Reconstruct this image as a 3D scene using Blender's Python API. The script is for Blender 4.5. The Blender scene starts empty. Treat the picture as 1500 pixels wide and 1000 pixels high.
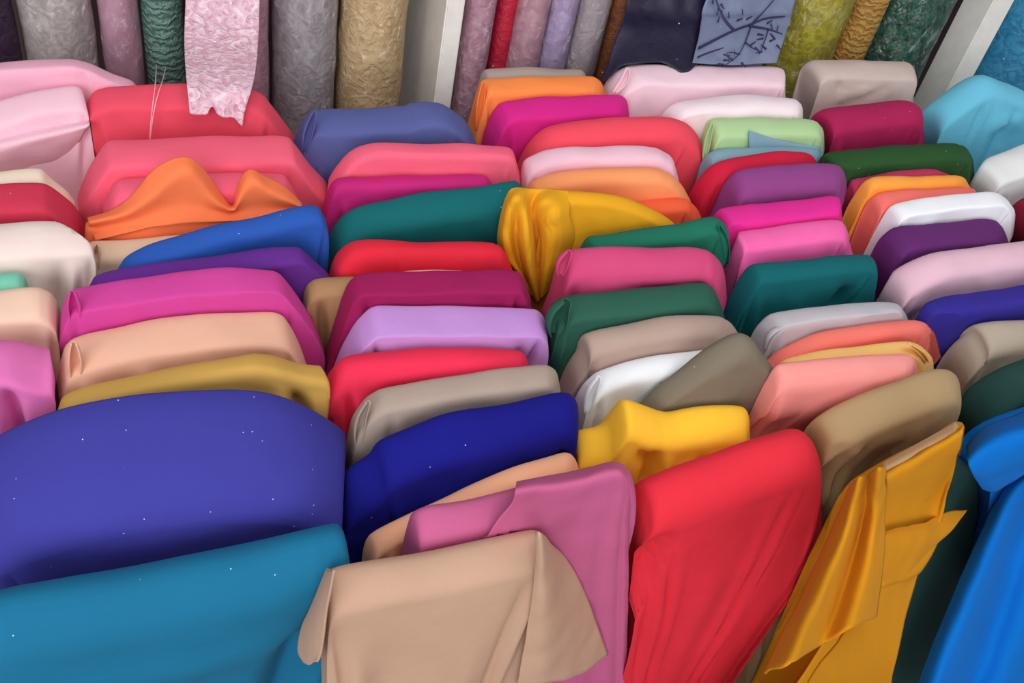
import bpy, bmesh, math, random
from mathutils import Vector, Matrix, noise

# ------------------------------------------------------------------ camera
F = 1320.0                                     # focal length in pixels of the 1500x1000 frame
Zc = -Vector((-350, 1504, F)).normalized()     # world axes seen in camera space (x right, y down, z forward)
Yc = Vector((-362, -1243, F)).normalized()
Yc = (Yc - Zc * Yc.dot(Zc)).normalized()
Xc = Yc.cross(Zc)
CAM = Vector((0, 0, 1.7)); ZF = -0.25             # height of the floor in these coordinates
cam_d = bpy.data.cameras.new('camera'); cam_d.sensor_width = 36; cam_d.lens = F / 1500 * 36
cam_d.clip_start = 0.02
cam = bpy.data.objects.new('camera', cam_d); bpy.context.scene.collection.objects.link(cam)
cx = Vector((Xc.x, Yc.x, Zc.x)); cy = Vector((Xc.y, Yc.y, Zc.y)); cz = Vector((Xc.z, Yc.z, Zc.z))
rot = Matrix((cx, -cy, -cz)).transposed()
cam.matrix_world = Matrix.Translation(CAM) @ rot.to_4x4()
bpy.context.scene.camera = cam

# ------------------------------------------------------------------ light
sc = bpy.context.scene
world = bpy.data.worlds.new('world'); sc.world = world; world.use_nodes = True
bg = world.node_tree.nodes['Background']
bg.inputs[0].default_value = (0.93, 0.96, 1.0, 1); bg.inputs[1].default_value = 0.5

def area(name, loc, target, sx, sy, power, col=(1, 1, 1)):
    d = bpy.data.lights.new(name, 'AREA'); d.shape = 'RECTANGLE'; d.size = sx; d.size_y = sy
    d.energy = power; d.color = col
    o = bpy.data.objects.new(name, d); sc.collection.objects.link(o); o.location = loc
    o.rotation_euler = (Vector(target) - Vector(loc)).to_track_quat('-Z', 'Y').to_euler()
    return o
area('ceiling_tube_light', (0.5, 0.1, 3.0), (0.6, 1.6, 0.7), 2.8, 1.2, 28, (1, 0.98, 0.95))
area('shop_front_daylight', (-1.3, -3.0, 2.3), (0.6, 1.4, 0.8), 4.0, 2.6, 135, (0.97, 0.985, 1.0))
vs = sc.view_settings
vs.view_transform = 'Standard'; vs.look = 'None'; vs.gamma = 1; vs.use_curve_mapping = False
vs.exposure = -0.1

# ------------------------------------------------------------------ helpers
def ray(p):
    v = Vector((p[0] - 750, p[1] - 500, F))
    return Vector((Xc.dot(v), Yc.dot(v), Zc.dot(v))).normalized()
SLOPE = 0.15; ZA = 0.85 - SLOPE          # the display rises gently towards the back
def on_display(p, dz=0.0):
    d = ray(p); t = (ZA + dz - CAM.z) / (d.z - SLOPE * d.y)
    return CAM + d * t
def on_plane(p, org, nrm):
    d = ray(p); t = (org - CAM).dot(nrm) / d.dot(nrm)
    return CAM + d * t

COL = sc.collection
def link(name, me, parent=None, mat=None):
    o = bpy.data.objects.new(name, me); COL.objects.link(o)
    if parent: o.parent = parent
    if mat: me.materials.append(mat)
    for p in me.polygons: p.use_smooth = True
    return o
def tag(o, label, cat, group=None):
    o['label'] = label; o['category'] = cat
    if group: o['group'] = group
def structure(o): o['kind'] = 'structure'
def grid_mesh(name, rows, flip=False):
    """rows: list of equally long lists of Vector"""
    n = len(rows[0]); vs_ = [tuple(v) for r in rows for v in r]; fs = []
    for i in range(len(rows) - 1):
        for j in range(n - 1):
            a, b, c, d = i * n + j, i * n + j + 1, (i + 1) * n + j + 1, (i + 1) * n + j
            fs.append((a, d, c, b) if flip else (a, b, c, d))
    me = bpy.data.meshes.new(name); me.from_pydata(vs_, [], fs); me.update()
    return me
def chaikin(pts, k=2, c=.25):
    for _ in range(k):
        q = [pts[0]]
        for a, b in zip(pts, pts[1:]):
            q += [a.lerp(b, c), a.lerp(b, 1 - c)]
        q.append(pts[-1]); pts = q
    return pts
def resample(pts, n):
    L = [0]
    for a, b in zip(pts, pts[1:]): L.append(L[-1] + (b - a).length)
    out = []; k = 0
    for i in range(n + 1):
        s = L[-1] * i / n
        while k < len(pts) - 2 and L[k + 1] < s: k += 1
        seg = L[k + 1] - L[k]
        out.append(pts[k].lerp(pts[k + 1], (s - L[k]) / seg if seg > 1e-9 else 0))
    return out

# ------------------------------------------------------------------ materials
def lin(c):
    def f(u):
        u /= 255.0
        return u / 12.92 if u <= 0.04045 else ((u + 0.055) / 1.055) ** 2.4
    return (f(c[0]), f(c[1]), f(c[2]), 1)
MATS = {}
def nodes_of(name):
    m = bpy.data.materials.new(name); m.use_nodes = True
    nt = m.node_tree; return m, nt, nt.nodes['Principled BSDF']
def cloth(rgb, specks=0.0, rough=0.85, sheen=0.04):
    key = (rgb, specks, rough, sheen)
    if key in MATS: return MATS[key]
    m, nt, b = nodes_of('cloth_%02x%02x%02x' % rgb)
    N, L = nt.nodes.new, nt.links.new
    tc = N('ShaderNodeTexCoord')
    base = lin(rgb)
    n1 = N('ShaderNodeTexNoise'); n1.inputs['Scale'].default_value = 9; n1.inputs['Detail'].default_value = 4
    L(tc.outputs['Object'], n1.inputs['Vector'])
    hsv = N('ShaderNodeMapRange'); hsv.inputs[3].default_value = 0.93; hsv.inputs[4].default_value = 1.07
    L(n1.outputs[0], hsv.inputs[0])
    mul = N('ShaderNodeMix'); mul.data_type = 'RGBA'; mul.blend_type = 'MULTIPLY'; mul.inputs[0].default_value = 1
    mul.inputs[6].default_value = base
    L(hsv.outputs[0], mul.inputs[7])
    col = mul.outputs[2]
    if specks:                                  # tiny stuck-on glitter and lint
        v = N('ShaderNodeTexVoronoi'); v.inputs['Scale'].default_value = 85
        L(tc.outputs['Object'], v.inputs['Vector'])
        lt = N('ShaderNodeMath'); lt.operation = 'LESS_THAN'; lt.inputs[1].default_value = 0.065
        L(v.outputs['Distance'], lt.inputs[0])
        sp = N('ShaderNodeSeparateColor'); L(v.outputs['Color'], sp.inputs[0])
        gt = N('ShaderNodeMath'); gt.operation = 'LESS_THAN'; gt.inputs[1].default_value = specks
        L(sp.outputs[0], gt.inputs[0])
        an = N('ShaderNodeMath'); an.operation = 'MULTIPLY'; L(lt.outputs[0], an.inputs[0]); L(gt.outputs[0], an.inputs[1])
        an2 = N('ShaderNodeMath'); an2.operation = 'MULTIPLY'; L(an.outputs[0], an2.inputs[0]); an2.inputs[1].default_value = 0.75
        mx = N('ShaderNodeMix'); mx.data_type = 'RGBA'; mx.inputs[7].default_value = (0.8, 0.85, 0.9, 1)
        L(an2.outputs[0], mx.inputs[0]); L(col, mx.inputs[6]); col = mx.outputs[2]
    L(col, b.inputs['Base Color'])
    b.inputs['Roughness'].default_value = rough
    b.inputs['Specular IOR Level'].default_value = 0.1
    b.inputs['Sheen Weight'].default_value = sheen; b.inputs['Sheen Roughness'].default_value = 0.45
    sh = [min(1, 0.35 + 0.65 * c) for c in base[:3]] + [1]
    b.inputs['Sheen Tint'].default_value = sh
    # woven relief
    wx = N('ShaderNodeTexNoise'); wx.inputs['Scale'].default_value = 420; wx.inputs['Detail'].default_value = 2
    L(tc.outputs['Object'], wx.inputs['Vector'])
    w2 = N('ShaderNodeTexNoise'); w2.inputs['Scale'].default_value = 26; w2.inputs['Detail'].default_value = 3
    L(tc.outputs['Object'], w2.inputs['Vector'])
    bp = N('ShaderNodeBump'); bp.inputs['Strength'].default_value = 0.08; bp.inputs['Distance'].default_value = 0.001
    L(wx.outputs[0], bp.inputs['Height'])
    bp2 = N('ShaderNodeBump'); bp2.inputs['Strength'].default_value = 0.22; bp2.inputs['Distance'].default_value = 0.006
    L(w2.outputs[0], bp2.inputs['Height']); L(bp.outputs[0], bp2.inputs['Normal'])
    L(bp2.outputs[0], b.inputs['Normal'])
    MATS[key] = m
    return m
def lace(c1, c2, scale=38, relief=0.5, gloss=0.45, name='lace', gather=False):
    """open floral pattern (or horizontal gathers) in two tones with fine relief"""
    m, nt, b = nodes_of(name); N, L = nt.nodes.new, nt.links.new
    tc = N('ShaderNodeTexCoord')
    n1 = N('ShaderNodeTexNoise'); n1.inputs['Scale'].default_value = scale; n1.inputs['Detail'].default_value = 5; n1.inputs['Distortion'].default_value = 1.8
    L(tc.outputs['Object'], n1.inputs['Vector'])
    if gather:
        w = N('ShaderNodeTexWave'); w.bands_direction = 'Z'; w.inputs['Scale'].default_value = scale * .5; w.inputs['Distortion'].default_value = 7
        w.inputs['Detail'].default_value = 3; w.inputs['Detail Scale'].default_value = 3
    else:
        w = N('ShaderNodeTexVoronoi'); w.feature = 'SMOOTH_F1'; w.inputs['Scale'].default_value = scale * 1.5; w.inputs['Smoothness'].default_value = .4
    L(tc.outputs['Object'], w.inputs['Vector'])
    r = N('ShaderNodeMapRange'); r.inputs[1].default_value = .36; r.inputs[2].default_value = .64
    L(n1.outputs[0], r.inputs[0])
    ad = N('ShaderNodeMix'); ad.inputs[0].default_value = .7 if gather else .4
    L(r.outputs[0], ad.inputs[2]); L(w.outputs[0], ad.inputs[3])
    mx = N('ShaderNodeMix'); mx.data_type = 'RGBA'; mx.inputs[6].default_value = lin(c2); mx.inputs[7].default_value = lin(c1)
    L(ad.outputs[0], mx.inputs[0])
    v = N('ShaderNodeTexVoronoi'); v.inputs['Scale'].default_value = 70; L(tc.outputs['Object'], v.inputs['Vector'])   # scattered sequins
    lt = N('ShaderNodeMath'); lt.operation = 'LESS_THAN'; lt.inputs[1].default_value = 0.12; L(v.outputs['Distance'], lt.inputs[0])
    sp = N('ShaderNodeSeparateColor'); L(v.outputs['Color'], sp.inputs[0])
    g2 = N('ShaderNodeMath'); g2.operation = 'LESS_THAN'; g2.inputs[1].default_value = 0.06; L(sp.outputs[0], g2.inputs[0])
    an = N('ShaderNodeMath'); an.operation = 'MULTIPLY'; L(lt.outputs[0], an.inputs[0]); L(g2.outputs[0], an.inputs[1])
    mq = N('ShaderNodeMix'); mq.data_type = 'RGBA'; mq.inputs[7].default_value = (.95, .95, .95, 1)
    L(an.outputs[0], mq.inputs[0]); L(mx.outputs[2], mq.inputs[6]); L(mq.outputs[2], b.inputs['Base Color'])
    b.inputs['Roughness'].default_value = gloss
    bp = N('ShaderNodeBump'); bp.inputs['Strength'].default_value = relief; bp.inputs['Distance'].default_value = 0.004
    L(ad.outputs[0], bp.inputs['Height']); L(bp.outputs[0], b.inputs['Normal'])
    return m
def plastic_film():
    m, nt, b = nodes_of('clear_plastic_film'); N, L = nt.nodes.new, nt.links.new
    out = nt.nodes['Material Output']
    tr = N('ShaderNodeBsdfTransparent'); tr.inputs[0].default_value = (0.97, 0.97, 0.97, 1)
    gl = N('ShaderNodeBsdfGlossy'); gl.inputs['Roughness'].default_value = 0.12
    lw = N('ShaderNodeFresnel'); lw.inputs[0].default_value = 1.4
    tc = N('ShaderNodeTexCoord'); mp = N('ShaderNodeMapping'); mp.inputs['Scale'].default_value = (1, 1, 0.35)
    L(tc.outputs['Object'], mp.inputs[0])
    n = N('ShaderNodeTexNoise'); n.inputs['Scale'].default_value = 26; n.inputs['Detail'].default_value = 6; n.inputs['Distortion'].default_value = 2.2
    L(mp.outputs[0], n.inputs['Vector'])
    bp = N('ShaderNodeBump'); bp.inputs['Strength'].default_value = 1.0; bp.inputs['Distance'].default_value = 0.03
    L(n.outputs[0], bp.inputs['Height']); L(bp.outputs[0], gl.inputs['Normal'])
    mr = N('ShaderNodeMapRange'); mr.inputs[3].default_value = 0.13; mr.inputs[4].default_value = 0.5
    L(lw.outputs[0], mr.inputs[0])
    mx = N('ShaderNodeMixShader'); L(mr.outputs[0], mx.inputs[0]); L(tr.outputs[0], mx.inputs[1]); L(gl.outputs[0], mx.inputs[2])
    L(mx.outputs[0], out.inputs['Surface'])
    return m
def paint(name, rgb, rough=0.5, bump=0.1, scale=30):
    m, nt, b = nodes_of(name); N, L = nt.nodes.new, nt.links.new
    tc = N('ShaderNodeTexCoord'); n = N('ShaderNodeTexNoise'); n.inputs['Scale'].default_value = scale; n.inputs['Detail'].default_value = 5
    L(tc.outputs['Object'], n.inputs['Vector'])
    mr = N('ShaderNodeMapRange'); mr.inputs[3].default_value = 0.88; mr.inputs[4].default_value = 1.1; L(n.outputs[0], mr.inputs[0])
    mul = N('ShaderNodeMix'); mul.data_type = 'RGBA'; mul.blend_type = 'MULTIPLY'; mul.inputs[0].default_value = 1
    mul.inputs[6].default_value = lin(rgb); L(mr.outputs[0], mul.inputs[7]); L(mul.outputs[2], b.inputs['Base Color'])
    b.inputs['Roughness'].default_value = rough
    bp = N('ShaderNodeBump'); bp.inputs['Strength'].default_value = bump; bp.inputs['Distance'].default_value = 0.003
    L(n.outputs[0], bp.inputs['Height']); L(bp.outputs[0], b.inputs['Normal'])
    return m

# ------------------------------------------------------------------ setting
def box_mesh(name, x0, x1, y0, y1, z0, z1, bev=0.0):
    bm = bmesh.new(); bmesh.ops.create_cube(bm, size=1)
    for v in bm.verts:
        v.co = Vector(((x0 + x1) / 2 + v.co.x * (x1 - x0), (y0 + y1) / 2 + v.co.y * (y1 - y0), (z0 + z1) / 2 + v.co.z * (z1 - z0)))
    if bev: bmesh.ops.bevel(bm, geom=bm.edges[:], offset=bev, segments=2, affect='EDGES')
    me = bpy.data.meshes.new(name); bm.to_mesh(me); bm.free(); return me
o = link('floor', box_mesh('floor', -4, 5, -3, 4, ZF - 0.1, ZF), mat=paint('floor_tile', (150, 140, 130), 0.5)); structure(o)
for p in o.data.polygons: p.use_smooth = False
RY = math.radians(9)                             # the rack behind runs at this angle
RU = Vector((math.cos(RY), math.sin(RY), 0)); RN = Vector((-math.sin(RY), math.cos(RY), 0))
RORG = Vector((0.35, 1.78, 0))                   # front line of the lace rolls
o = link('wall_back', box_mesh('wall_back', -3, 3.5, 0, 0.1, ZF, 2.8), mat=paint('wall_paint', (74, 52, 54), 0.8)); structure(o)
o.location = RORG + RN * 0.42; o.rotation_euler.z = RY
for p in o.data.polygons: p.use_smooth = False

# ------------------------------------------------------------------ fabric bolts
def P(s): return [tuple(float(v) for v in q.split(',')) for q in s.split()]
BOLTS = []; FORCE = set(); HANGING = {'B12', 'C13', 'C14', 'D16', 'E14', 'E15', 'F13'}
def bolt(key, label, rgb, outline, dz=0.0, specks=0.0, boxy=2.6, yaw=None, zb=ZF, folds=(), nfold=3, wob=1.0, flare=0.0, rmax=0.042, rough=0.85, t=0.05, bl=0.0, br=0.0, zr=None):
    pts = P(outline) if isinstance(outline, str) else outline
    # the long gentle run of the outline is the top edge
    best = None; i = 0
    while i < len(pts) - 1:
        j = i
        while j < len(pts) - 1 and pts[j + 1][0] > pts[j][0] and abs(pts[j + 1][1] - pts[j][1]) < 0.62 * (pts[j + 1][0] - pts[j][0]): j += 1
        if j > i and (best is None or pts[j][0] - pts[i][0] > best[1][0] - best[0][0]): best = (pts[i], pts[j])
        i = max(j, i + 1)
    L, R = best
    A, C = on_display(L, dz), on_display(R, dz)
    a = math.atan2(C.y - A.y, C.x - A.x) if yaw is None else math.radians(yaw)
    if yaw is None: a = 0.55 * a + 0.45 * math.radians(8)
    a = max(math.radians(0), min(math.radians(16), a))
    M = (A + C) / 2
    BOLTS.append(dict(key=key, label=label, rgb=rgb, pts=pts, M=M, a=a, specks=specks, boxy=boxy, zb=zb, folds=folds,
                      nfold=nfold, wob=wob, flare=flare, rmax=rmax, rough=rough, x0=A.x, x1=C.x, t=t, bl=bl, br=br, zr=zr if zr else max(.008, min(rmax * .8, .034 if boxy < 2.5 else .02 if boxy < 4 else .010)), mid=((L[0]+R[0])/2, (L[1]+R[1])/2), LR=(L, R)))
OBJ = {}; INFO = {}
def y_at(b, x): return b['M'].y + math.tan(b['a']) * (x - b['M'].x)
def solve_thickness():
    """bolts keep the sight line of their traced outline; they are spread apart in depth until they clear each other"""
    for b in BOLTS: b['y0'] = b['M'].y; b['d'] = ray(b['mid'])
    col = lambda b: b['key'][0]
    order = {b['key']: i for i, b in enumerate(BOLTS)}
    def behind(b, c):            # is b behind c?
        if (b['key'], c['key']) in FORCE: return True
        if (c['key'], b['key']) in FORCE: return False
        if col(b) == col(c): return order[b['key']] < order[c['key']]
        return b['y0'] > c['y0']
    def span(b, c): return max(b['x0'], c['x0']) - .012, min(b['x1'], c['x1']) + .012
    def gap(b, c):
        lo, hi = span(b, c)
        if hi - lo < .045: return None
        return min(y_at(b, lo) - y_at(c, lo), y_at(b, hi) - y_at(c, hi))
    def place(b, y):
        k = y / b['d'].y; b['M'] = CAM + b['d'] * k
        b['x0'], b['x1'] = b['M'].x - b['w'] * k * .5, b['M'].x + b['w'] * k * .5
    for b in BOLTS: b['w'] = (b['x1'] - b['x0']) / (b['M'].y / b['d'].y); place(b, b['y0'])
    pairs = [(b, c) for b in BOLTS for c in BOLTS if b is not c and behind(b, c) and abs(b['y0'] - c['y0']) < .35]
    for it in range(400):
        mv = {b['key']: 0.0 for b in BOLTS}
        for b, c in pairs:
            g = gap(b, c)
            if g is None: continue
            want = b['t'] / 2 + c['t'] / 2
            if g < want:
                mv[b['key']] += (want - g) * .3; mv[c['key']] -= (want - g) * .3
        for b in BOLTS: place(b, b['M'].y + max(-.02, min(.02, mv[b['key']])) + (b['y0'] - b['M'].y) * .003)
    for b in BOLTS:
        b['u'] = Vector((math.cos(b['a']), math.sin(b['a']), 0)); b['n'] = Vector((-math.sin(b['a']), math.cos(b['a']), 0))
        b['q'] = [on_plane(p, b['M'], b['n']) for p in b['pts']]
    nb = {}
    for b in BOLTS:
        f_, k_ = [], []
        for c in BOLTS:
            if c is b: continue
            g = gap(b, c) if behind(b, c) else gap(c, b)
            if g is None or g > .3: continue
            (f_ if behind(b, c) else k_).append((max(g, .004), c))
        nb[b['key']] = (f_, k_)
        b['rb'] = max(0.006, min(b['rmax'], 0.45 * min([g for g, c in k_] + [9])))
    for b in BOLTS:
        dep = math.asin(-b['d'].z); sb, cb = math.sin(dep), math.cos(dep); zr = b['zr']
        den = math.sqrt((b['rb'] * sb) ** 2 + (zr * cb) ** 2)
        b['offb'], b['offz'] = b['rb'] ** 2 * sb / den, zr * zr * cb / den
    for b in BOLTS:
        m = min([g - b['offb'] - (c['rb'] - c['offb']) for g, c in nb[b['key']][0]] + [9])
        b['rf'] = max(0.005, min(b['rmax'], m * .96)); b['fo'] = b['offb'] + b['rf']
        b['clear'] = []
    for b in BOLTS:
        for c in BOLTS:
            if c is b or not behind(b, c) or abs(b['M'].y - c['M'].y) > .3: continue
            if min(b['x1'], c['x1']) - max(b['x0'], c['x0']) < -.06: continue
            us = [(v - c['M']).dot(c['u']) for v in c['q']]
            b['clear'].append((c, c['rb'] - c['offb'] + .0015, min(us) - .004, max(us) + .004, col(b) == col(c) and (gap(b, c) or 0) > .02))
def sgnpow(v, e): return math.copysign(abs(v) ** e, v)
def build_bolt(b, N=110):
    rnd = random.Random(b['key']); M, u, n = b['M'], b['u'], b['n']
    base = Vector((M.x, M.y, ZF))
    q2 = chaikin(b['q'], 2, .25 if b['boxy'] < 2.5 else .17); T = resample(q2, N)
    # where along the outline the two top corners sit
    qa = resample(b['q'], 200)
    cl, cr = (on_plane(p, M, n) for p in b['LR'])
    aL = min(range(201), key=lambda i: (qa[i] - cl).length) / 200; aR = min(range(201), key=lambda i: (qa[i] - cr).length) / 200
    d = b['d']
    rf, rb, zr, offb, offz = b['rf'], b['rb'], b['zr'], b['offb'], b['offz']
    sh = d.dot(u) / d.dot(n)
    xs = [(t - M).dot(u) for t in T]; zs = [t.z for t in T]
    xl, xr = xs[0], xs[-1]
    e = 2.0 / b['boxy']
    # folds: (s0, b0, s1, b1, amp, width) on the front: s across the top edge 0..1, b metres below the top
    top_w = max(.05, abs((cr - cl).dot(u))); da = max(.05, aR - aL)
    folds = [(f[0] * top_w, f[1], f[2] * top_w, f[3], f[4], f[5]) for f in b['folds']]
    for k in range(b['nfold']):
        sd_ = -1 if k % 2 == 0 else 1; c0 = 0.0 if sd_ < 0 else top_w
        if k < 2:                                # crease where the end is folded in at the corner
            x0_ = c0 + sd_ * rnd.uniform(-.004, .008); x1_ = x0_ + sd_ * rnd.uniform(-.008, .02); l_ = rnd.uniform(.10, .3)
            folds.append((x0_, 0.0, x1_, l_, -rnd.uniform(.004, .008), .006))
            folds.append((x0_ - sd_ * .009, 0.0, x1_ - sd_ * .011, l_, rnd.uniform(.003, .005), .009))
        else:
            x0_ = c0 - sd_ * rnd.uniform(.01, .09); x1_ = x0_ + rnd.uniform(-.03, .03)
            folds.append((x0_, 0.0, x1_, rnd.uniform(.10, .3), rnd.uniform(-.003, .004), rnd.uniform(.010, .024)))
    sx, sy = rnd.uniform(0, 50), rnd.uniform(0, 50)
    H = max(zs) - b['zb']
    fb = [0.004, .012, .022, .034, .048, .064, .082, .102, .125, .15, .18, .215, .25, .29, .33, .375, .42, .48, .56, .66, .8, 1.0]
    rows = []; ztop = max(zs); xtl, xtr = (cl - M).dot(u) - .006, (cr - M).dot(u) + .006
    for j in range(N + 1):
        a = j / N; w = 2 * a - 1
        tau = max(0.0, 1 - abs(w) ** 7) ** (1 / 4.0)
        tau = tau if 0 < j < N else 0.0
        cxx = xs[j]; czz = zs[j] - offz * tau - 0.0
        yc = -offb * tau
        if b['key'] in HANGING: bx = xl + b['bl'] + (xr + b['br'] - xl - b['bl']) * a; ff = 1.0
        else: bx = xtl + (xtr - xtl) * a; ff = 2.4          # below its shoulders a bolt is as wide as its top
        col = []
        Hj = czz - b['zb']
        # back
        for f_ in (1.0, .45, .15):
            col.append((cxx + (bx - cxx) * min(1, f_ * ff), yc + rb * tau, czz - Hj * f_, 0))
        K = 14
        for k in range(K + 1):
            th = math.pi * k / K
            c_, s_ = sgnpow(math.cos(th), e), sgnpow(math.sin(th), e)
            yy = (rb if c_ > 0 else rf) * tau * c_
            col.append((cxx, yc + yy, czz + zr * tau * s_ + (0.16 * yy if yy < 0 else 0) * s_, 0))
        for f_ in fb:
            bd = f_ * H
            f2 = f_
            col.append((cxx + (bx - cxx) * min(1, f2 * ff), yc - rf * tau - b['flare'] * f2 * tau, czz - Hj * f2, bd))
        out = []
        for (x, y, z, bd) in col:
            dy = 0.0
            fade = min(1, max(0, 0.25 + bd / .03)) if bd > 0 else (0.25 if y < yc else 0.0)
            if fade > 0:
                fx = (a - aL) / da * top_w
                for (x0_, b0, x1_, b1, amp, wid) in folds:
                    ex, ey = x1_ - x0_, b1 - b0; le = ex * ex + ey * ey
                    t = ((fx - x0_) * ex + (bd - b0) * ey) / max(le, 1e-9); tc_ = min(1, max(0, t))
                    dist = math.hypot(fx - x0_ - ex * tc_, bd - b0 - ey * tc_)
                    if dist > 4 * wid: continue
                    env = min(1, .25 + 3 * tc_) * min(1, .25 + 2.5 * (1 - tc_))
                    dy -= 1.6 * amp * math.exp(-(dist / wid) ** 1.6) * env * fade
            if bd > 0 or y < yc:
                dy -= 0.006 * b['wob'] * fade * (noise.noise((x * 9 + sx, z * 5 + sy, 0.3)) + .35 * noise.noise((x * 30 + z * 18 + sx, z * 9 + sy, 2.3))) * tau
            dz_ = 0.0035 * b['wob'] * noise.noise((x * 14 + sx, y * 20, sy)) * tau if bd == 0 else 0
            # the end that faces away from the viewer's side narrows towards the front
            wsh = max(0, w) ** 2 if sh > 0 else max(0, -w) ** 2
            x += sh * min(0, y) * min(1, wsh * 1.6)
            p = M + u * x + n * (y + dy); p.z = z + dz_
            side = .025                           # stay clear of the bolts in front
            for c, lim, u0, u1, full in b['clear']:
                s_ = (p - c['M']).dot(c['n'])
                if s_ < lim and u0 < (p - c['M']).dot(c['u']) < u1:
                    k_ = min(.06, lim - s_) if full else min(side, lim - s_) * min(1, max(0, (ztop - p.z - .08) / .08))
                    p = p + c['n'] * k_
                    if not full: side -= k_
            out.append(p - base)
        rows.append(out)
    me = grid_mesh('fabric_bolt', rows, flip=False)
    o = link('fabric_bolt', me, mat=cloth(b['rgb'], b['specks'], b['rough'])); o.location = base
    tag(o, b['label'], 'fabric bolt', 'upright fabric bolts packed in rows')
    OBJ[b['key']] = o; INFO[b['key']] = b
    return o

# ------------------------------------------------------------------ contact: nothing passes through its neighbour
from mathutils.bvhtree import BVHTree
def world_tree(o):
    l = o.location if not o.parent else o.parent.location
    return BVHTree.FromPolygons([v.co + l for v in o.data.vertices], [tuple(p.vertices) for p in o.data.polygons])
def exit_dist(tree, p, d):
    """distance to the skin along d when p lies inside (odd number of crossings), else None"""
    first = None; n = 0; q = p.copy()
    for _ in range(12):
        h, nn, i, t = tree.ray_cast(q, d)
        if h is None: break
        n += 1
        if first is None: first = (h - p).length
        q = h + d * 1e-4
    return first if n % 2 else None
def push_out(o, loc, c_tree, c, dirs, cap, eps=.0012):
    """vertices of o that lie inside the solid c leave it by the shortest of the given ways"""
    moved = 0
    for v in o.data.vertices:
        p = v.co + loc
        s_ = (p - c['M']).dot(c['n'])
        if s_ < -c['fo'] - c['flare'] - .05 or s_ > c['rb'] - c['offb'] + .06: continue
        if exit_dist(c_tree, p, c['n']) is None: continue
        best = None
        for d in dirs:
            t = exit_dist(c_tree, p, d)
            if t is not None and (best is None or t < best[0]): best = (t, d)
        if best and best[0] < cap: v.co += best[1] * (best[0] + eps); moved += 1
    if moved: o.data.update()
    return moved
import numpy as np
def untangle_bodies(cap=.12):
    """each touching pair gets an upright plane between the two; what reaches over it is pressed flat against it"""
    W = {}; half = {b['key']: [] for b in BOLTS}
    for b in BOLTS:
        me = OBJ[b['key']].data; a = np.empty(len(me.vertices) * 3); me.vertices.foreach_get('co', a)
        W[b['key']] = a.reshape(-1, 3) + np.array(OBJ[b['key']].location)
    for rnd_ in range(4):
        trees = {b['key']: BVHTree.FromPolygons(W[b['key']].tolist(), [tuple(p.vertices) for p in OBJ[b['key']].data.polygons]) for b in BOLTS}
        left = []
        for i, b in enumerate(BOLTS):
            for c in BOLTS[i + 1:]:
                if abs(b['M'].y - c['M'].y) > .4 or abs(b['M'].x - c['M'].x) > .9: continue
                if not trees[b['key']].overlap(trees[c['key']]): continue
                # choose the plane that presses in least of what shows near the tops
                B_, C_ = W[b['key']], W[c['key']]
                wB = np.where(B_[:, 2] > B_[:, 2].max() - .14, 1.0, .04); wC = np.where(C_[:, 2] > C_[:, 2].max() - .14, 1.0, .04)
                best = None
                for k in range(72):
                    th = math.pi * 2 * k / 72; d = np.array((math.cos(th), math.sin(th), 0.0))
                    pb, pc = B_ @ d, C_ @ d; hb, lc = pb.max(), pc.min()
                    if hb - lc > cap or pb.mean() > pc.mean(): continue
                    for f_ in (.1, .3, .5, .7, .9):
                        m = lc + (hb - lc) * f_
                        cost = (np.maximum(0, pb - m) * wB).sum() + (np.maximum(0, m - pc) * wC).sum()
                        if best is None or cost < best[0]: best = (cost, d, m, hb - lc)
                if best is None: left.append((b['key'], c['key'], 'none')); continue
                cost, d, m, pen = best
                left.append((b['key'], c['key'], round(pen, 3), round(cost, 2)))
                half[b['key']].append((-d, -(m - .0006))); half[c['key']].append((d, m + .0006))
        print('UNTANGLE', rnd_, len(left), left)
        if not left: break
        for b in BOLTS:
            p = W[b['key']]
            for _ in range(8):
                for d, o_ in half[b['key']]:
                    p = p + np.outer(np.maximum(0, o_ - p @ d), d)
            W[b['key']] = p
    for b in BOLTS:
        me = OBJ[b['key']].data; me.vertices.foreach_set('co', (W[b['key']] - np.array(OBJ[b['key']].location)).ravel()); me.update()
def untangle_parts(rounds=2):
    trees = {b['key']: world_tree(OBJ[b['key']]) for b in BOLTS}
    for it in range(rounds):
        for b in BOLTS:
            for ch in OBJ[b['key']].children:
                if ch.type != 'MESH': continue
                for c in BOLTS:
                    if c is b or abs(b['M'].y - c['M'].y) > .4 or abs(b['M'].x - c['M'].x) > .9: continue
                    if not world_tree(ch).overlap(trees[c['key']]): continue
                    infront = y_at(b, c['M'].x) < y_at(c, c['M'].x)
                    push_out(ch, OBJ[b['key']].location, trees[c['key']], c, (-c['n'] if infront else c['n'], c['u'], -c['u']), .04, .003)
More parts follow.
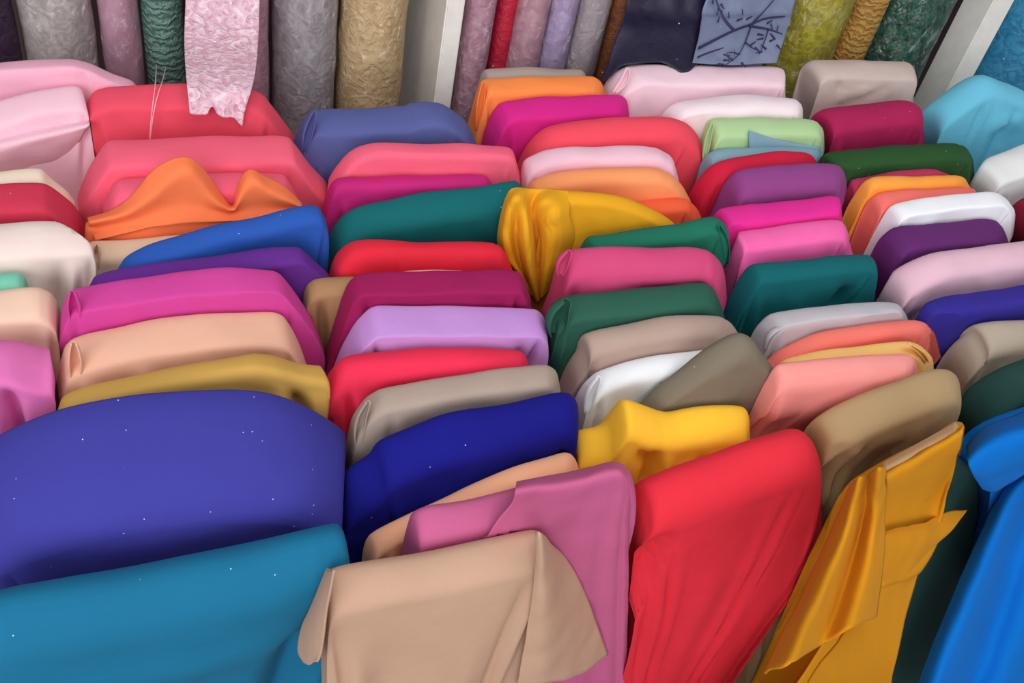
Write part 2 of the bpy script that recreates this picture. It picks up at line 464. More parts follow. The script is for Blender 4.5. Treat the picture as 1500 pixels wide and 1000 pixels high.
# ---- pieces of loose cloth on a bolt: lofted through lines traced on the bolt's own plane
def loft(name, key, lines, rgb=None, n=40, sub=8, thick=0.0025, wob=0.003, mat=None, smooth=2, parent=True, specks=0.0):
    """lines: [(pixel polyline, metres in front of the bolt's plane)]"""
    b = INFO[key]; par = OBJ[key]
    curves = []
    for item in lines:
        s, off = item[0], item[1]
        pts = P(s)
        offs = off if isinstance(off, (list, tuple)) else [off] * len(pts)
        q = [on_plane(p, b['M'] - b['n'] * f_, b['n']) for p, f_ in zip(pts, offs)]
        curves.append(resample(chaikin(q, smooth), n))
    rows = []
    m = len(curves); seed = hash(name + key) % 97 if False else sum(ord(c) for c in name + key) % 97
    for i in range(m - 1):
        p0 = curves[max(0, i - 1)]; p1 = curves[i]; p2 = curves[i + 1]; p3 = curves[min(m - 1, i + 2)]
        for k in range(sub + (1 if i == m - 2 else 0)):
            t = k / sub; r = []
            for j in range(n + 1):
                v = 0.5 * (2 * p1[j] + (p2[j] - p0[j]) * t + (2 * p0[j] - 5 * p1[j] + 4 * p2[j] - p3[j]) * t * t + (3 * p1[j] - p0[j] - 3 * p2[j] + p3[j]) * t ** 3)
                v = v - b['n'] * (wob * noise.noise((v.x * 25 + seed, v.z * 25, 1.7)))
                r.append(v - par.location)
            rows.append(r)
    me = grid_mesh(name, rows)
    o = link(name, me, par, mat or cloth(rgb or b['rgb'], specks or b['specks'], b['rough']))
    sd = o.modifiers.new('thickness', 'SOLIDIFY'); sd.thickness = thick; sd.offset = 0
    return o
def curl(key, s, r=0.007, off=0.0, name='folded_edge', turn=-1, rgb=None):
    """an open C-shaped roll of cloth running down along a traced line"""
    b = INFO[key]; par = OBJ[key]
    pts = P(s); q = [on_plane(p, b['M'] - b['n'] * off, b['n']) for p in pts]
    c = resample(chaikin(q, 2), 20); rows = []
    for j, v in enumerate(c):
        t = j / 20; rr = r * (0.12 + 0.88 * math.sin(math.pi * min(1, .04 + t * .9)) ** .7)
        row = []
        for k in range(13):
            th = math.radians(-40 + 250 * k / 12) * turn
            row.append(v + b['u'] * (rr * math.cos(th)) * 1.0 - b['n'] * (rr * math.sin(th) * 1.2) - par.location)
        rows.append(row)
    me = grid_mesh(name, rows)
    o = link(name, me, par, cloth(rgb or b['rgb'], b['specks'], b['rough']))
    sd = o.modifiers.new('thickness', 'SOLIDIFY'); sd.thickness = 0.0018; sd.offset = 0
    return o
# --- bolts in the column at the left edge
bolt('A1', 'soft pink cloth humped against the silver and mauve lace rolls', (240,178,200), '-90,110 -60,98 0,92 60,90 105,88 135,95 165,110 198,122 208,150', nfold=2)
bolt('A2', 'pale blush pink bolt with a folded-over end beside the big coral bolts', (247,200,215), '-90,175 -60,165 0,150 51,134 112,126 126,138 130,160 130,180 118,205 108,250', nfold=2)
bolt('A4', 'cream bolt showing a thin edge behind the brick-red bolt', (247,226,205), '-90,262 -60,257 0,253 50,249 62,250 76,264 98,280 110,296', rmax=.02, t=.034)
bolt('A5', 'brick-red bolt between a cream bolt and an ivory bolt', (205,58,82), '-90,280 -60,275 0,271 63,269 78,277 105,298 116,312 128,345', specks=0.070, nfold=3)
bolt('A6', 'ivory bolt with a puckered corner beside the tan bolt', (244,222,214), '-90,345 -60,336 0,330 50,326 105,326 132,326 137,340 134,362 122,388 108,430', nfold=3, folds=((.80,.02,.72,.2,-.014,.014),(.88,.01,.84,.2,.012,.012),(.94,.02,.90,.2,-.012,.010),(.5,.05,.7,.1,.006,.03)))
bolt('A7', 'mint green bolt end in front of the ivory bolt', (130,210,182), '-90,412 -60,406 0,403 28,402 38,410 42,430', rmax=.025, t=.034)
bolt('A8', 'pale peach bolt in front of the mint green bolt', (242,204,182), '-90,440 -60,432 0,426 55,422 75,430 86,446 87,475 80,515')
bolt('A9', 'orchid pink cloth with deep folds beside the big violet-blue bolt', (226,118,182), '-90,515 -60,505 0,500 20,501 68,514 82,512 88,520 84,560 60,640', nfold=1,
     folds=((.55,.0,.85,.16,-.022,.016),(.70,.01,.92,.14,.014,.016),(.35,.02,.65,.2,.016,.022),(.2,.05,.5,.25,-.018,.02)))
# --- the wide column of coral, blue and purple
bolt('B1', 'largest coral red bolt under the hanging pink lace', (236,82,104), '100,265 112,215 126,155 138,134 165,126 280,124 360,128 385,140 405,165 428,195 436,215', nfold=4)
bolt('B2', 'coral pink bolt with a straight top in front of the largest coral bolt', (248,102,128), '113,290 130,250 155,212 165,207 290,204 420,202 432,215 455,245 480,268 478,300', boxy=3.2, nfold=3)
bolt('B3', 'small coral pink bolt just behind the bunched orange cloth', (247,100,128), '150,305 165,273 177,263 300,258 413,253 425,268 437,292', boxy=3, rmax=.03, t=.034)
bolt('B4', 'orange bolt with its loose end bunched into two peaks', (255,130,82), '124,345 126,325 150,330 190,326 238,315 343,312 408,309 440,303 448,320', rmax=.03, t=.034)
bolt('B5', 'tan bolt partly hidden by the royal blue bolt', (222,190,162), '95,435 110,385 122,360 135,354 160,353 240,348 300,343 330,352', rmax=.03, t=.034)
bolt('B6', 'royal blue bolt with a sloping top between tan and purple bolts', (46,90,178), '172,395 185,376 225,356 300,336 400,312 450,302 466,303 476,320 479,352 476,385', specks=0.070)
bolt('B7', 'deep purple bolt between the royal blue and fuchsia bolts', (102,48,142), '130,420 140,401 230,386 330,373 425,362 440,363 455,376 485,404 478,425', rmax=.03, t=.034)
bolt('B8', 'fuchsia bolt with a flat paler top edge', (212,72,156), '85,500 90,460 98,435 110,425 150,418 250,402 330,394 400,397 412,404 432,430 457,465 472,500 468,540', boxy=4.5,
     folds=((1.0,.0,1.1,.2,.008,.009),(1.06,.0,1.18,.2,-.008,.007),(1.12,.02,1.22,.2,.006,.007)), nfold=2)
bolt('B9', 'peach bolt between the fuchsia and ochre bolts', (238,184,158), '60,615 82,565 94,512 106,500 132,491 230,470 300,461 400,460 415,466 428,485 440,510 452,545', boxy=3.2,
     folds=((.3,.0,.3,.15,.006,.012),))
bolt('B10', 'ochre gold bolt behind the big violet-blue bolt', (206,162,84), '84,605 92,581 130,566 220,546 330,526 370,519 400,522 435,533 481,539 476,562 462,600',
     folds=((.78,.0,.86,.09,.010,.014),(.84,.005,.92,.09,-.012,.012),(.92,.0,.98,.07,.008,.012)), rmax=.03)
bolt('B11', 'largest violet-blue bolt with a domed top', (66,64,156), '-70,760 -50,690 -30,655 0,635 40,616 110,592 200,577 300,570 370,571 430,585 480,612 510,638 519,670 512,700 500,740 498,800', specks=0.212, nfold=1, boxy=2.0, rmax=.13, wob=.7, zr=0.09)
bolt('B12', 'teal blue bolt in front of the violet-blue dome', (30,112,150), '-60,930 -40,880 0,860 100,846 300,808 480,768 494,767 500,778 501,850 498,930', specks=0.088, boxy=2.0, nfold=0,
     folds=((.1,.07,.9,.09,.005,.02),(.93,.07,.86,.4,-.035,.04),(.5,.14,.75,.20,-.008,.04)), zr=0.06)
# --- column with slate, dark teal and lilac
bolt('C1', 'slate blue bolt at the foot of the white post', (90,98,156), '425,240 432,205 446,175 458,161 590,160 602,153 625,150 645,153 662,163 682,178 695,202 700,225', boxy=3, nfold=4)
bolt('C2', 'coral pink bolt between the slate blue and magenta bolts', (250,106,134), '470,290 488,252 508,227 525,217 550,212 650,213 740,216 750,221 758,246 766,275', specks=0.052, boxy=3)
bolt('C3', 'dark magenta bolt in front of a coral bolt, behind dark teal', (200,42,122), '466,345 474,300 485,270 496,262 560,260 710,256 722,273 735,285', rmax=.035, boxy=3, t=.034)
bolt('C4', 'dark teal bolt with a wavy top beside the mustard cloth', (24,104,108), '478,375 483,345 495,321 520,304 570,293 640,278 700,275 735,268 762,262 768,300 762,350', specks=0.088, boxy=2.2, zr=0.035)
bolt('C5', 'scarlet bolt in front of the dark teal bolt', (232,46,66), '482,405 490,376 510,357 530,352 570,353 620,356 725,354 742,372 752,400', boxy=2.3)
bolt('C5b', 'peach bolt showing only a sliver behind the maroon bolt', (240,190,160), '545,412 560,401 603,396 681,397 700,400 715,412', rmax=.012, t=.034)
bolt('C6', 'brown tan bolt tucked between the fuchsia and maroon bolts', (172,132,96), '441,470 444,430 449,417 462,409 520,406 560,408 580,425', rmax=.02, folds=((.15,.0,.2,.2,-.012,.010),(.3,.0,.36,.2,.006,.012)), t=.034)
bolt('C7', 'maroon bolt with a crisp flat top behind the lilac bolt', (160,32,90), '468,545 485,490 500,440 510,415 525,402 600,400 758,398 768,410 778,440 778,470', boxy=4.5, nfold=2)
bolt('C8', 'lilac bolt with folded side flaps', (200,148,218), '484,550 500,510 520,475 540,455 553,450 660,452 783,454 796,466 801,490 800,545', boxy=4.5, nfold=2,
     folds=((-.03,.0,-.08,.12,.007,.007),(.02,.0,.0,.12,-.006,.006),(.06,.0,.06,.10,.004,.008),(.88,.02,.97,.08,-.008,.012),(1.0,.01,.99,.12,-.006,.006)))
bolt('C9', 'crimson pink bolt between the lilac and taupe bolts', (238,52,84), '456,615 472,565 490,535 506,522 540,517 640,511 755,512 770,519 777,545', boxy=2.4,
     folds=((.0,.0,-.08,.2,-.007,.006),(.04,.0,-.02,.2,.005,.010)))
bolt('C10', 'warm taupe bolt behind the deep navy bolt', (176,156,144), '506,660 515,615 535,586 560,570 640,558 720,546 798,536 815,546 821,575', boxy=3.5, nfold=2)
bolt('C11', 'deep navy blue bolt beside the bright yellow cloth', (28,28,132), '492,800 488,716 505,690 545,665 553,645 600,625 660,603 740,593 790,581 820,573 840,577 848,600 842,632 836,665', specks=0.106, boxy=2.2, nfold=2,
     folds=((.12,.06,.7,.10,.012,.03),(.3,.09,.9,.11,-.010,.03),(.97,.02,.93,.07,-.018,.012),(1.0,.01,.99,.08,.010,.010)), rmax=.055, zr=0.04)
bolt('C12', 'light apricot bolt edge between deep navy and mauve', (255,186,146), '530,830 535,790 552,775 600,751 650,730 700,705 745,685 800,670 830,661 843,671 850,695', rmax=.02, boxy=2.2, t=.034)
bolt('C13', 'mauve cloth draped in two overlapping layers', (198,98,142), '585,830 600,765 608,745 680,734 748,718 800,700 850,690 895,676 912,678 923,695 927,735 926,800', boxy=2.2, nfold=0, rmax=0.035,
     folds=((.86,.02,.62,.5,.007,.018),(.88,.04,.74,.5,-.008,.014),(.93,.0,.88,.5,.010,.012),(.96,.0,.93,.5,-.008,.010),(.72,.06,.55,.4,.006,.02)), zr=0.03)
bolt('C14', 'plain beige cloth draped over a bolt in front of the mauve cloth', (200,162,138), '470,1000 468,905 470,860 474,838 486,831 560,818 640,806 720,788 778,774 790,778 797,792 800,850 808,950', boxy=2.2, nfold=0, dz=.0, rmax=0.035,
     folds=((.02,.03,.03,.5,-.008,.009),(.10,.08,.06,.5,.008,.018),(.25,.1,.22,.5,-.006,.03),(.90,.02,.84,.5,-.010,.008),(.95,.02,.90,.5,.008,.010),(.5,.12,.52,.5,.007,.05),(.72,.1,.66,.5,.005,.03)), wob=.8, zr=0.03)
# --- column with orange, mustard and greens
bolt('D1', 'grey taupe bolt edge behind the orange bolt, under small lace rolls', (170,154,146), '702,135 706,112 712,102 760,100 850,102 858,110 862,130', rmax=.025, t=.034)
bolt('D2', 'light orange bolt beside the white post', (250,142,76), '683,205 690,172 702,128 709,116 780,114 868,112 881,121 888,142', boxy=3)
bolt('D3', 'vivid magenta bolt in front of the light orange bolt', (220,42,140), '704,238 712,192 722,166 735,149 780,144 850,141 908,138 919,148 922,175', boxy=2.6, nfold=4)
bolt('D4', 'coral red bolt with a broad rounded shoulder behind the pale pink bolt', (244,80,98), '752,275 770,222 790,196 810,184 860,176 960,170 993,173 1014,190 1026,215 1028,250 1020,290', boxy=2.2)
bolt('D5', 'pale pink bolt between coral red and apricot bolts', (244,196,212), '758,285 762,246 773,232 800,221 850,217 958,216 984,229 991,250 998,280', boxy=3, rmax=.03)
bolt('D6', 'apricot orange bolt behind the mustard cloth', (255,162,108), '765,295 777,268 800,256 850,249 958,246 984,258 1000,273 1012,295', rmax=.03)
bolt('D7', 'orange-red bolt corner beside the mustard cloth', (255,104,66), '835,330 850,312 930,297 1004,289 1020,304 1027,318', rmax=.02, t=.034)
bolt('D8', 'mustard yellow bolt with a twisted loose end', (234,168,36), '782,350 786,310 794,288 806,279 850,279 880,281 930,293 985,322 1000,345', nfold=0, rmax=0.018, boxy=2.2, yaw=4)
bolt('D9', 'emerald green bolt between mustard and rose bolts', (36,116,94), '846,375 862,347 880,345 960,333 1000,328 1020,322 1046,319 1062,330 1067,360 1067,392', rmax=.03)
bolt('D10', 'rose pink bolt with a dented front', (212,76,124), '796,455 814,412 822,376 834,366 850,363 1028,362 1048,374 1061,395 1065,440', boxy=2.2,
     folds=((.87,.008,.885,.03,-.022,.013),(.93,.0,.98,.12,.008,.010),(.35,.02,.78,.025,-.007,.012)))
bolt('D11', 'dark forest green bolt with a hollow folded end', (48,96,80), '796,500 799,458 811,445 825,438 850,433 950,424 1028,415 1044,424 1056,450 1064,480', specks=0.052, boxy=3.2)
bolt('D12', 'rosy taupe bolt in front of the dark forest green bolt', (184,158,146), '816,575 832,535 848,512 853,493 870,487 920,475 985,463 1052,462 1070,473 1084,495', boxy=2.6)
bolt('D13', 'bright white bolt crossed by the dark grey-brown cloth', (240,242,246), '842,625 846,582 858,561 876,545 920,530 1000,517 1040,512 1085,520 1100,560', rmax=.04)
bolt('D14', 'dark grey-brown cloth falling diagonally over the white bolt', (128,118,102), '925,610 960,572 1000,541 1030,515 1052,500 1080,485 1097,494 1105,510 1130,535 1145,560 1154,600 1154,640', specks=0.070, boxy=2.2, yaw=8, nfold=0, dz=.02)
bolt('D15', 'bright yellow cloth crumpled behind the tall red bolt', (255,196,58), '836,690 834,645 842,631 880,625 895,606 905,592 913,584 935,592 975,605 1000,600 1040,595 1084,593 1096,603 1098,640 1098,670', boxy=2.2, nfold=0,
     folds=((.30,.0,.22,.13,-.018,.014),(.36,.0,.30,.12,.012,.014),(.60,.03,.36,.15,.012,.014),(.66,.03,.42,.16,-.010,.012),(.85,.02,.6,.12,.008,.016),(.12,.02,.2,.05,-.010,.012)))
bolt('D16', 'tall red cloth draped with long slanting folds', (228,50,66), '918,900 924,735 935,712 952,700 1000,681 1100,646 1158,627 1174,630 1185,650 1196,700 1199,750 1185,815', br=-.02, boxy=2.2, nfold=0, rmax=0.045,
     folds=((.06,.05,.02,.55,.010,.010),(.10,.05,.12,.55,-.008,.008),(.14,.06,.17,.5,.008,.010),(.02,.02,-.06,.5,-.008,.010),(.86,.02,.74,.6,-.009,.010),(.80,.03,.66,.6,.008,.012),(.93,.02,.86,.6,.010,.010),(.98,.0,.95,.6,-.008,.009),(.45,.15,.40,.5,.008,.04)), zr=0.06, bl=.03)
# --- column with pale pinks, teal and khaki
bolt('E1', 'pale pink bolt touched by the navy lace', (246,212,224), '880,150 888,126 902,108 925,96 970,97 1030,98 1080,98 1148,99 1150,120 1150,150', boxy=3, nfold=4)
bolt('E2', 'very pale blush bolt behind the light green bolt', (252,232,238), '968,185 976,165 992,152 1040,143 1090,140 1163,145 1175,156 1176,180')
bolt('E3', 'light green bolt beside the raspberry bolt', (184,216,160), '1024,240 1032,195 1040,180 1050,176 1100,174 1194,176 1207,190 1208,220', boxy=3)
bolt('E4', 'grey-blue bolt edge behind the crimson bolt', (134,170,186), '1024,262 1034,230 1050,220 1120,216 1198,217 1206,235', rmax=.02, t=.034)
bolt('E5', 'crimson bolt between grey-blue and plum bolts', (204,36,64), '1006,320 1018,275 1038,247 1055,235 1100,226 1150,222 1188,222 1200,245', boxy=2.3)
bolt('E6', 'plum purple bolt behind the hot magenta bolt', (146,70,136), '1040,325 1058,290 1070,262 1086,248 1130,243 1200,239 1225,240 1238,252 1242,285', boxy=2.3, specks=0.052)
bolt('E7', 'hot magenta bolt behind the bright pink bolt', (232,50,152), '1048,345 1049,318 1060,306 1120,300 1170,295 1227,289 1232,305 1234,330', boxy=3, rmax=.03)
bolt('E8', 'bright bubblegum pink bolt behind the teal bolt', (252,108,178), '1050,455 1062,400 1068,360 1074,340 1086,341 1150,331 1230,321 1240,334 1246,365 1254,385', boxy=2.6, rmax=0.03)
bolt('E9', 'teal bolt with a draped left flap', (22,102,108), '1058,470 1078,424 1098,392 1110,387 1180,380 1268,372 1278,380 1281,430 1288,460', boxy=2.4, nfold=2,
     folds=((.0,.0,.10,.15,.006,.008),(-.12,.03,-.2,.2,-.008,.012),(.04,.0,.03,.15,-.005,.007),(.80,.03,.95,.10,-.016,.022),(.3,.03,.6,.12,.006,.03)), rmax=0.024)
bolt('E10', 'light grey bolt with a looped fold at its end', (200,194,200), '1094,525 1110,482 1128,463 1145,458 1230,447 1313,443 1328,463 1334,480', boxy=2.6)
bolt('E11', 'salmon bolt between light grey and pale orange bolts', (252,128,116), '1112,545 1140,516 1188,493 1210,487 1280,475 1350,468 1364,478 1368,505', rmax=.03, t=.034)
bolt('E12', 'pale yellow-orange bolt edge between two salmon bolts', (255,202,122), '1138,540 1150,527 1200,515 1260,507 1328,500 1345,506 1366,526 1368,545', rmax=.02, t=.034)
bolt('E13', 'light salmon pink bolt behind the khaki cloth', (252,158,152), '1120,560 1132,538 1145,531 1200,528 1290,519 1328,517 1342,527 1345,560', boxy=2.3)
bolt('E14', 'khaki cloth draped behind the ochre mustard bolt', (186,156,116), '1176,760 1182,660 1192,622 1215,603 1240,590 1300,565 1370,541 1394,542 1405,560 1404,590 1400,640', boxy=2.4, nfold=0, rmax=.045,
     folds=((.10,.03,-.05,.5,.014,.014),(.18,.03,.05,.4,-.012,.012),(.26,.04,.15,.4,.006,.012),(.02,.0,-.06,.3,-.012,.010)), zr=0.03)
bolt('E15', 'ochre mustard cloth wrapped around a board with a hanging flap', (204,136,24), '1215,860 1222,752 1246,708 1290,682 1330,660 1385,632 1404,616 1413,622 1412,640 1406,668', boxy=2.2, nfold=0, rmax=.032,
     folds=((.30,.02,.14,.5,.010,.016),(.25,.02,.08,.5,-.008,.014)), flare=.2)
# --- column towards the right edge
bolt('F1', 'pale taupe bolt with diagonal creases below the olive lace', (208,188,180), '1172,180 1176,125 1181,98 1195,88 1250,89 1328,91 1337,99 1338,165', boxy=2.6, nfold=0,
     folds=((.10,.05,.55,.015,.006,.008),(.14,.09,.75,.035,.006,.008),(.12,.07,.65,.028,-.005,.007),(.18,.12,.85,.075,.005,.009),(.1,.0,.16,.03,-.006,.007)))
bolt('F2', 'raspberry bolt between pale taupe and dark olive green bolts', (176,38,88), '1200,240 1198,178 1206,162 1240,157 1300,150 1333,147 1350,160 1355,215', specks=0.140, boxy=2.2, folds=((.08,.02,.06,.2,.006,.012),(.15,.04,.16,.2,-.005,.014)))
bolt('F3', 'dark olive green bolt behind the orange-yellow bolt', (46,84,46), '1202,245 1211,224 1260,220 1330,213 1398,211 1415,214 1425,232 1427,262', specks=0.106, rmax=.03)
bolt('F4', 'dusky rose bolt edge under the dark olive green bolt', (190,58,96), '1230,335 1238,295 1245,265 1290,256 1367,246 1394,256 1402,275', rmax=.02, t=.034)
bolt('F5', 'orange-yellow bolt between dusky rose and salmon bolts', (255,166,72), '1232,345 1250,297 1269,266 1285,258 1340,259 1410,257 1424,280', rmax=.03, t=.034)
bolt('F6', 'salmon pink bolt behind the clean white bolt', (252,122,112), '1246,375 1265,322 1279,291 1295,281 1350,278 1425,274 1436,292', rmax=.03, t=.034)
bolt('F7', 'clean white bolt with a straight top behind the dark purple bolt', (250,250,255), '1260,390 1284,342 1304,306 1318,298 1390,288 1458,282 1474,291 1487,312 1484,345', boxy=4)
bolt('F8', 'dark purple bolt in front of the clean white bolt', (102,46,110), '1274,460 1280,382 1295,350 1315,334 1380,328 1458,322 1471,334 1480,365', boxy=3)
bolt('F9', 'dusty pink bolt between dark purple and indigo bolts', (236,192,208), '1286,465 1299,418 1320,394 1360,375 1400,367 1500,355 1560,349 1585,375 1590,410', boxy=2.2, rmax=0.034)
bolt('F10', 'indigo blue bolt between dusty pink and light stone bolts', (58,50,152), '1328,490 1350,451 1375,440 1400,435 1500,420 1570,411 1595,440 1600,470', boxy=2.6)
bolt('F11', 'light stone bolt in front of the indigo bolt', (190,174,156), '1375,580 1393,525 1410,501 1426,488 1431,476 1460,473 1500,471 1560,466 1590,490 1600,540', boxy=2.4,
     folds=((.3,.02,.2,.2,.008,.02),))
bolt('F12', 'dark green cloth falling between mustard and bright blue', (44,78,74), '1390,680 1400,612 1422,580 1450,556 1490,533 1560,512 1600,530 1610,600', boxy=2.2, nfold=0,
     folds=((.25,.0,.05,.3,.014,.016),(.36,.0,.14,.3,-.012,.014)))
bolt('F13', 'bright blue cloth with a hanging sleeve-like fold', (8,108,196), '1500,810 1466,740 1436,698 1420,668 1424,642 1450,619 1500,600 1570,578 1610,590 1620,680', boxy=2.2, nfold=0, rmax=.05, bl=.34,
     folds=((.35,.05,.2,.25,-.014,.016),(.2,.05,.3,.1,.008,.02),(.6,.02,.4,.3,.012,.03)))
bolt('G1', 'turquoise blue cloth below the blue lace roll', (112,196,224), '1352,225 1356,180 1366,158 1390,138 1432,108 1460,115 1500,134 1560,165 1590,220', boxy=2.1, yaw=8, nfold=3, folds=((.1,.06,.4,.02,.008,.014),(.15,.1,.5,.06,-.006,.014),(.3,.0,.25,.2,-.010,.016),(.6,.02,.5,.2,.008,.03)))
bolt('G2', 'white cloth in front of the turquoise cloth', (240,240,240), '1412,300 1422,262 1436,240 1470,228 1500,215 1560,196 1600,230 1605,290', nfold=3)
bolt('G3', 'maroon bolt beside the clean white bolt, in front of white cloth', (140,34,56), '1478,375 1486,322 1498,294 1550,280 1600,276 1620,320', rmax=.035)
FORCE |= {('B1','A2'),('A1','A2'),('C4','D8'),('D7','D8'),('B5','A6'),('C6','B8'),('F12','E15'),('F12','F13'),('E14','D16'),('E13','D14'),('C3','D8'),('D9','E8'),('C7','D11'),('F4','F5')}
solve_thickness()
for b_ in BOLTS: build_bolt(b_)
untangle_bodies()
# ------------------------------------------------------------------ loose ends, flaps and folded edges (parts of their bolts)
def rf(k): return INFO[k]['fo']       # how far the front face stands before the traced rim
loft('folded_end', 'A2', [('-60,218 0,201 60,187 110,178 130,175', rf('A2') - .01), ('-60,228 0,213 60,199 112,187 131,182', rf('A2') + .02), ('-60,250 0,233 50,216 100,202 124,192', rf('A2') + .016), ('-60,292 0,264 50,251 92,240 108,222', rf('A2') - .01)])
loft('bunched_end', 'B4', [('128,320 170,308 200,281 222,250 245,236 265,229 282,231 300,250 320,280 342,309 346,280 355,256 367,246 385,257 415,271 442,298', -.006),
     ('130,326 182,316 222,288 248,262 272,252 288,262 312,292 343,311 350,290 360,272 374,266 398,283 442,302', .022),
     ('132,335 188,325 225,312 250,300 272,296 292,300 315,308 343,314 352,308 362,304 374,302 400,304 442,307', .016),
     ('140,352 190,340 238,330 300,325 343,324 370,322 408,320 444,318', .03)], n=90, smooth=1)
ft = rf('D8')
def tw(*v): return [ft + x * (1.7 if max(v) > 0 else 1) for x in v]
loft('twisted_end', 'D8', [('742,288 748,277 757,275 767,276 777,277 787,277 798,277 814,278 832,280', [ft - .02] * 9),
     ('738,300 748,292 758,291 768,295 778,302 788,300 798,297 814,297 834,300', tw(-.012, .008, .012, .008, -.008, .006, .010, .008, .0)),
     ('732,325 743,320 756,326 765,328 775,330 784,336 797,325 814,317 834,318', tw(-.012, .018, .002, .018, .020, -.012, .012, .018, .006)),
     ('729,352 741,349 756,353 766,353 777,354 787,360 797,348 817,340 841,350', tw(-.012, .020, -.004, .022, .024, -.014, .015, .020, .0)),
     ('735,380 747,377 762,383 770,382 779,383 787,386 797,377 812,373 827,380', tw(-.006, .018, -.004, .022, .024, -.008, .015, .018, .0)),
     ('757,404 764,402 770,409 775,408 782,410 788,410 796,404 804,402 812,403', tw(.0, .018, .0, .022, .024, .0, .016, .016, .0)),
     ('776,433 780,432 783,437 785,440 788,443 790,441 793,436 797,432 802,428', tw(.004, .014, .004, .016, .016, .004, .012, .012, .002))], n=110, sub=9, wob=.001, smooth=1)
km = rf('C13')
def pl(*v): return [km + x for x in v]
loft('overlapping_layer', 'C13', [('757,706 780,701 800,697 825,693 850,689 875,682 893,676 902,677 910,679 916,684', 0.0),
     ('755,716 778,713 800,711 828,707 855,702 878,695 895,691 906,690 912,692 917,697', pl(0.0056, 0.0059, 0.0059, 0.0059, 0.0059, 0.0059, 0.0059, 0.0062, 0.0059, 0.0040)),
     ('748,738 775,741 800,742 832,739 862,733 884,728 900,724 910,722 915,722 920,724', pl(0.0069, 0.0072, 0.0072, 0.0078, 0.0072, 0.0082, 0.0066, 0.0088, 0.0059, 0.0040)),
     ('715,785 755,790 790,793 830,793 862,791 884,789 900,787 910,785 914,783 920,781', pl(0.0078, 0.0082, 0.0104, 0.0078, 0.0110, 0.0072, 0.0123, 0.0072, 0.0117, 0.0059)),
     ('690,850 735,872 775,884 815,890 848,892 872,892 892,891 906,890 912,888 919,886', pl(0.0091, 0.0085, 0.0136, 0.0085, 0.0149, 0.0078, 0.0149, 0.0078, 0.0149, 0.0072)),
     ('680,960 730,996 770,1014 812,1024 846,1030 870,1031 890,1031 904,1030 909,1028 916,1026', pl(0.0104, 0.0091, 0.0149, 0.0091, 0.0160, 0.0085, 0.0160, 0.0085, 0.0160, 0.0078))], n=90, wob=.002, smooth=1)
k_ = rf('C14')
loft('side_flap', 'C14', [('480,833 462,872 447,905 437,935 436,956 446,970', .004), ('484,834 470,880 460,920 454,950 452,964 456,972', k_ * .8), ('490,836 481,880 476,920 472,950 468,962 464,968', k_ + .012)], n=30)
loft('side_flap', 'C14', [('784,778 786,830 776,900 766,960 756,1010', k_ + .010), ('792,780 797,840 800,910 800,960 800,1000', k_ + .016), ('797,784 815,828 832,885 846,945 852,985', k_ * .6), ('800,790 832,820 856,865 876,920 890,958', .0)], n=36)
k_ = rf('E15')
wood = paint('raw_board', (226, 190, 138), 0.6, 0.2, 60)
bd = loft('board', 'E15', [('1292,681 1345,652 1402,620', k_ * .2), ('1294,689 1347,660 1402,630', k_ * .75), ('1298,700 1350,672 1402,642', k_ * .9)], mat=wood, n=20, wob=0, thick=.006)
bd['label'] = 'pale wooden board inside the cloth'
def fl(y): return .16 * max(0, min(1.3, (y - 740) / 280))       # hanging cloth swings out towards the aisle lower down
def hang(line, base): return (line, [base + fl(p[1]) for p in P(line)])
loft('front_layer', 'E15', [hang('1296,693 1345,668 1398,636 1410,624', k_ * .6), hang('1298,698 1348,672 1400,640 1411,630', k_ + .006), hang('1296,760 1345,745 1378,728 1396,690', k_ + .008), hang('1292,860 1330,850 1356,830 1372,790', k_ + .010)], n=30)
loft('hanging_flap', 'E15', [hang('1248,708 1222,770 1172,880 1118,985', k_ * .7), hang('1258,700 1240,770 1200,870 1152,972', k_ + .022), hang('1272,692 1262,770 1235,860 1200,945', k_ + .014), hang('1286,684 1282,760 1268,850 1245,920', k_ + .034), hang('1297,684 1296,740 1293,830 1284,903', k_ + .026)], n=40, wob=.003)
loft('pointed_fold', 'E15', [hang('1296,778 1340,768 1372,758 1388,748 1416,747', k_ + .014), hang('1290,801 1330,796 1362,790 1380,784 1396,772', k_ + .018), hang('1250,900 1300,882 1325,856 1340,838 1352,822', k_ + .006), hang('1180,1010 1240,990 1275,972 1300,955 1318,938', k_ + .012), hang('1190,1080 1230,1070 1270,1060 1290,1040 1300,1030', k_ + .03)], n=40)
INFO['E4t'] = INFO['E3']; OBJ['E4t'] = OBJ['E4']
loft('folded_corner', 'E4t', [('1097,191 1130,202 1165,210 1202,216', rf('E3') + .002), ('1097,205 1130,211 1165,215 1202,218', rf('E3') + .006), ('1097,222 1130,224 1165,224 1203,224', rf('E3') + .008)], rgb=(134, 170, 186), n=16, wob=.001, smooth=0)
k_ = rf('F13')
loft('hanging_fold', 'F13', [hang('1500,690 1475,712 1452,745 1440,775 1400,860 1345,1000 1310,1090', k_ + .004), hang('1520,690 1490,722 1466,768 1452,810 1418,890 1372,1010 1345,1100', k_ + .028), hang('1545,700 1512,750 1490,800 1476,850 1450,930 1410,1030 1385,1110', k_ + .012), hang('1575,720 1550,800 1525,860 1508,920 1484,990 1455,1060 1430,1130', k_ + .034), hang('1620,780 1595,860 1570,930 1555,990 1535,1050 1510,1110 1490,1150', k_ + .02)], n=50, wob=.003)
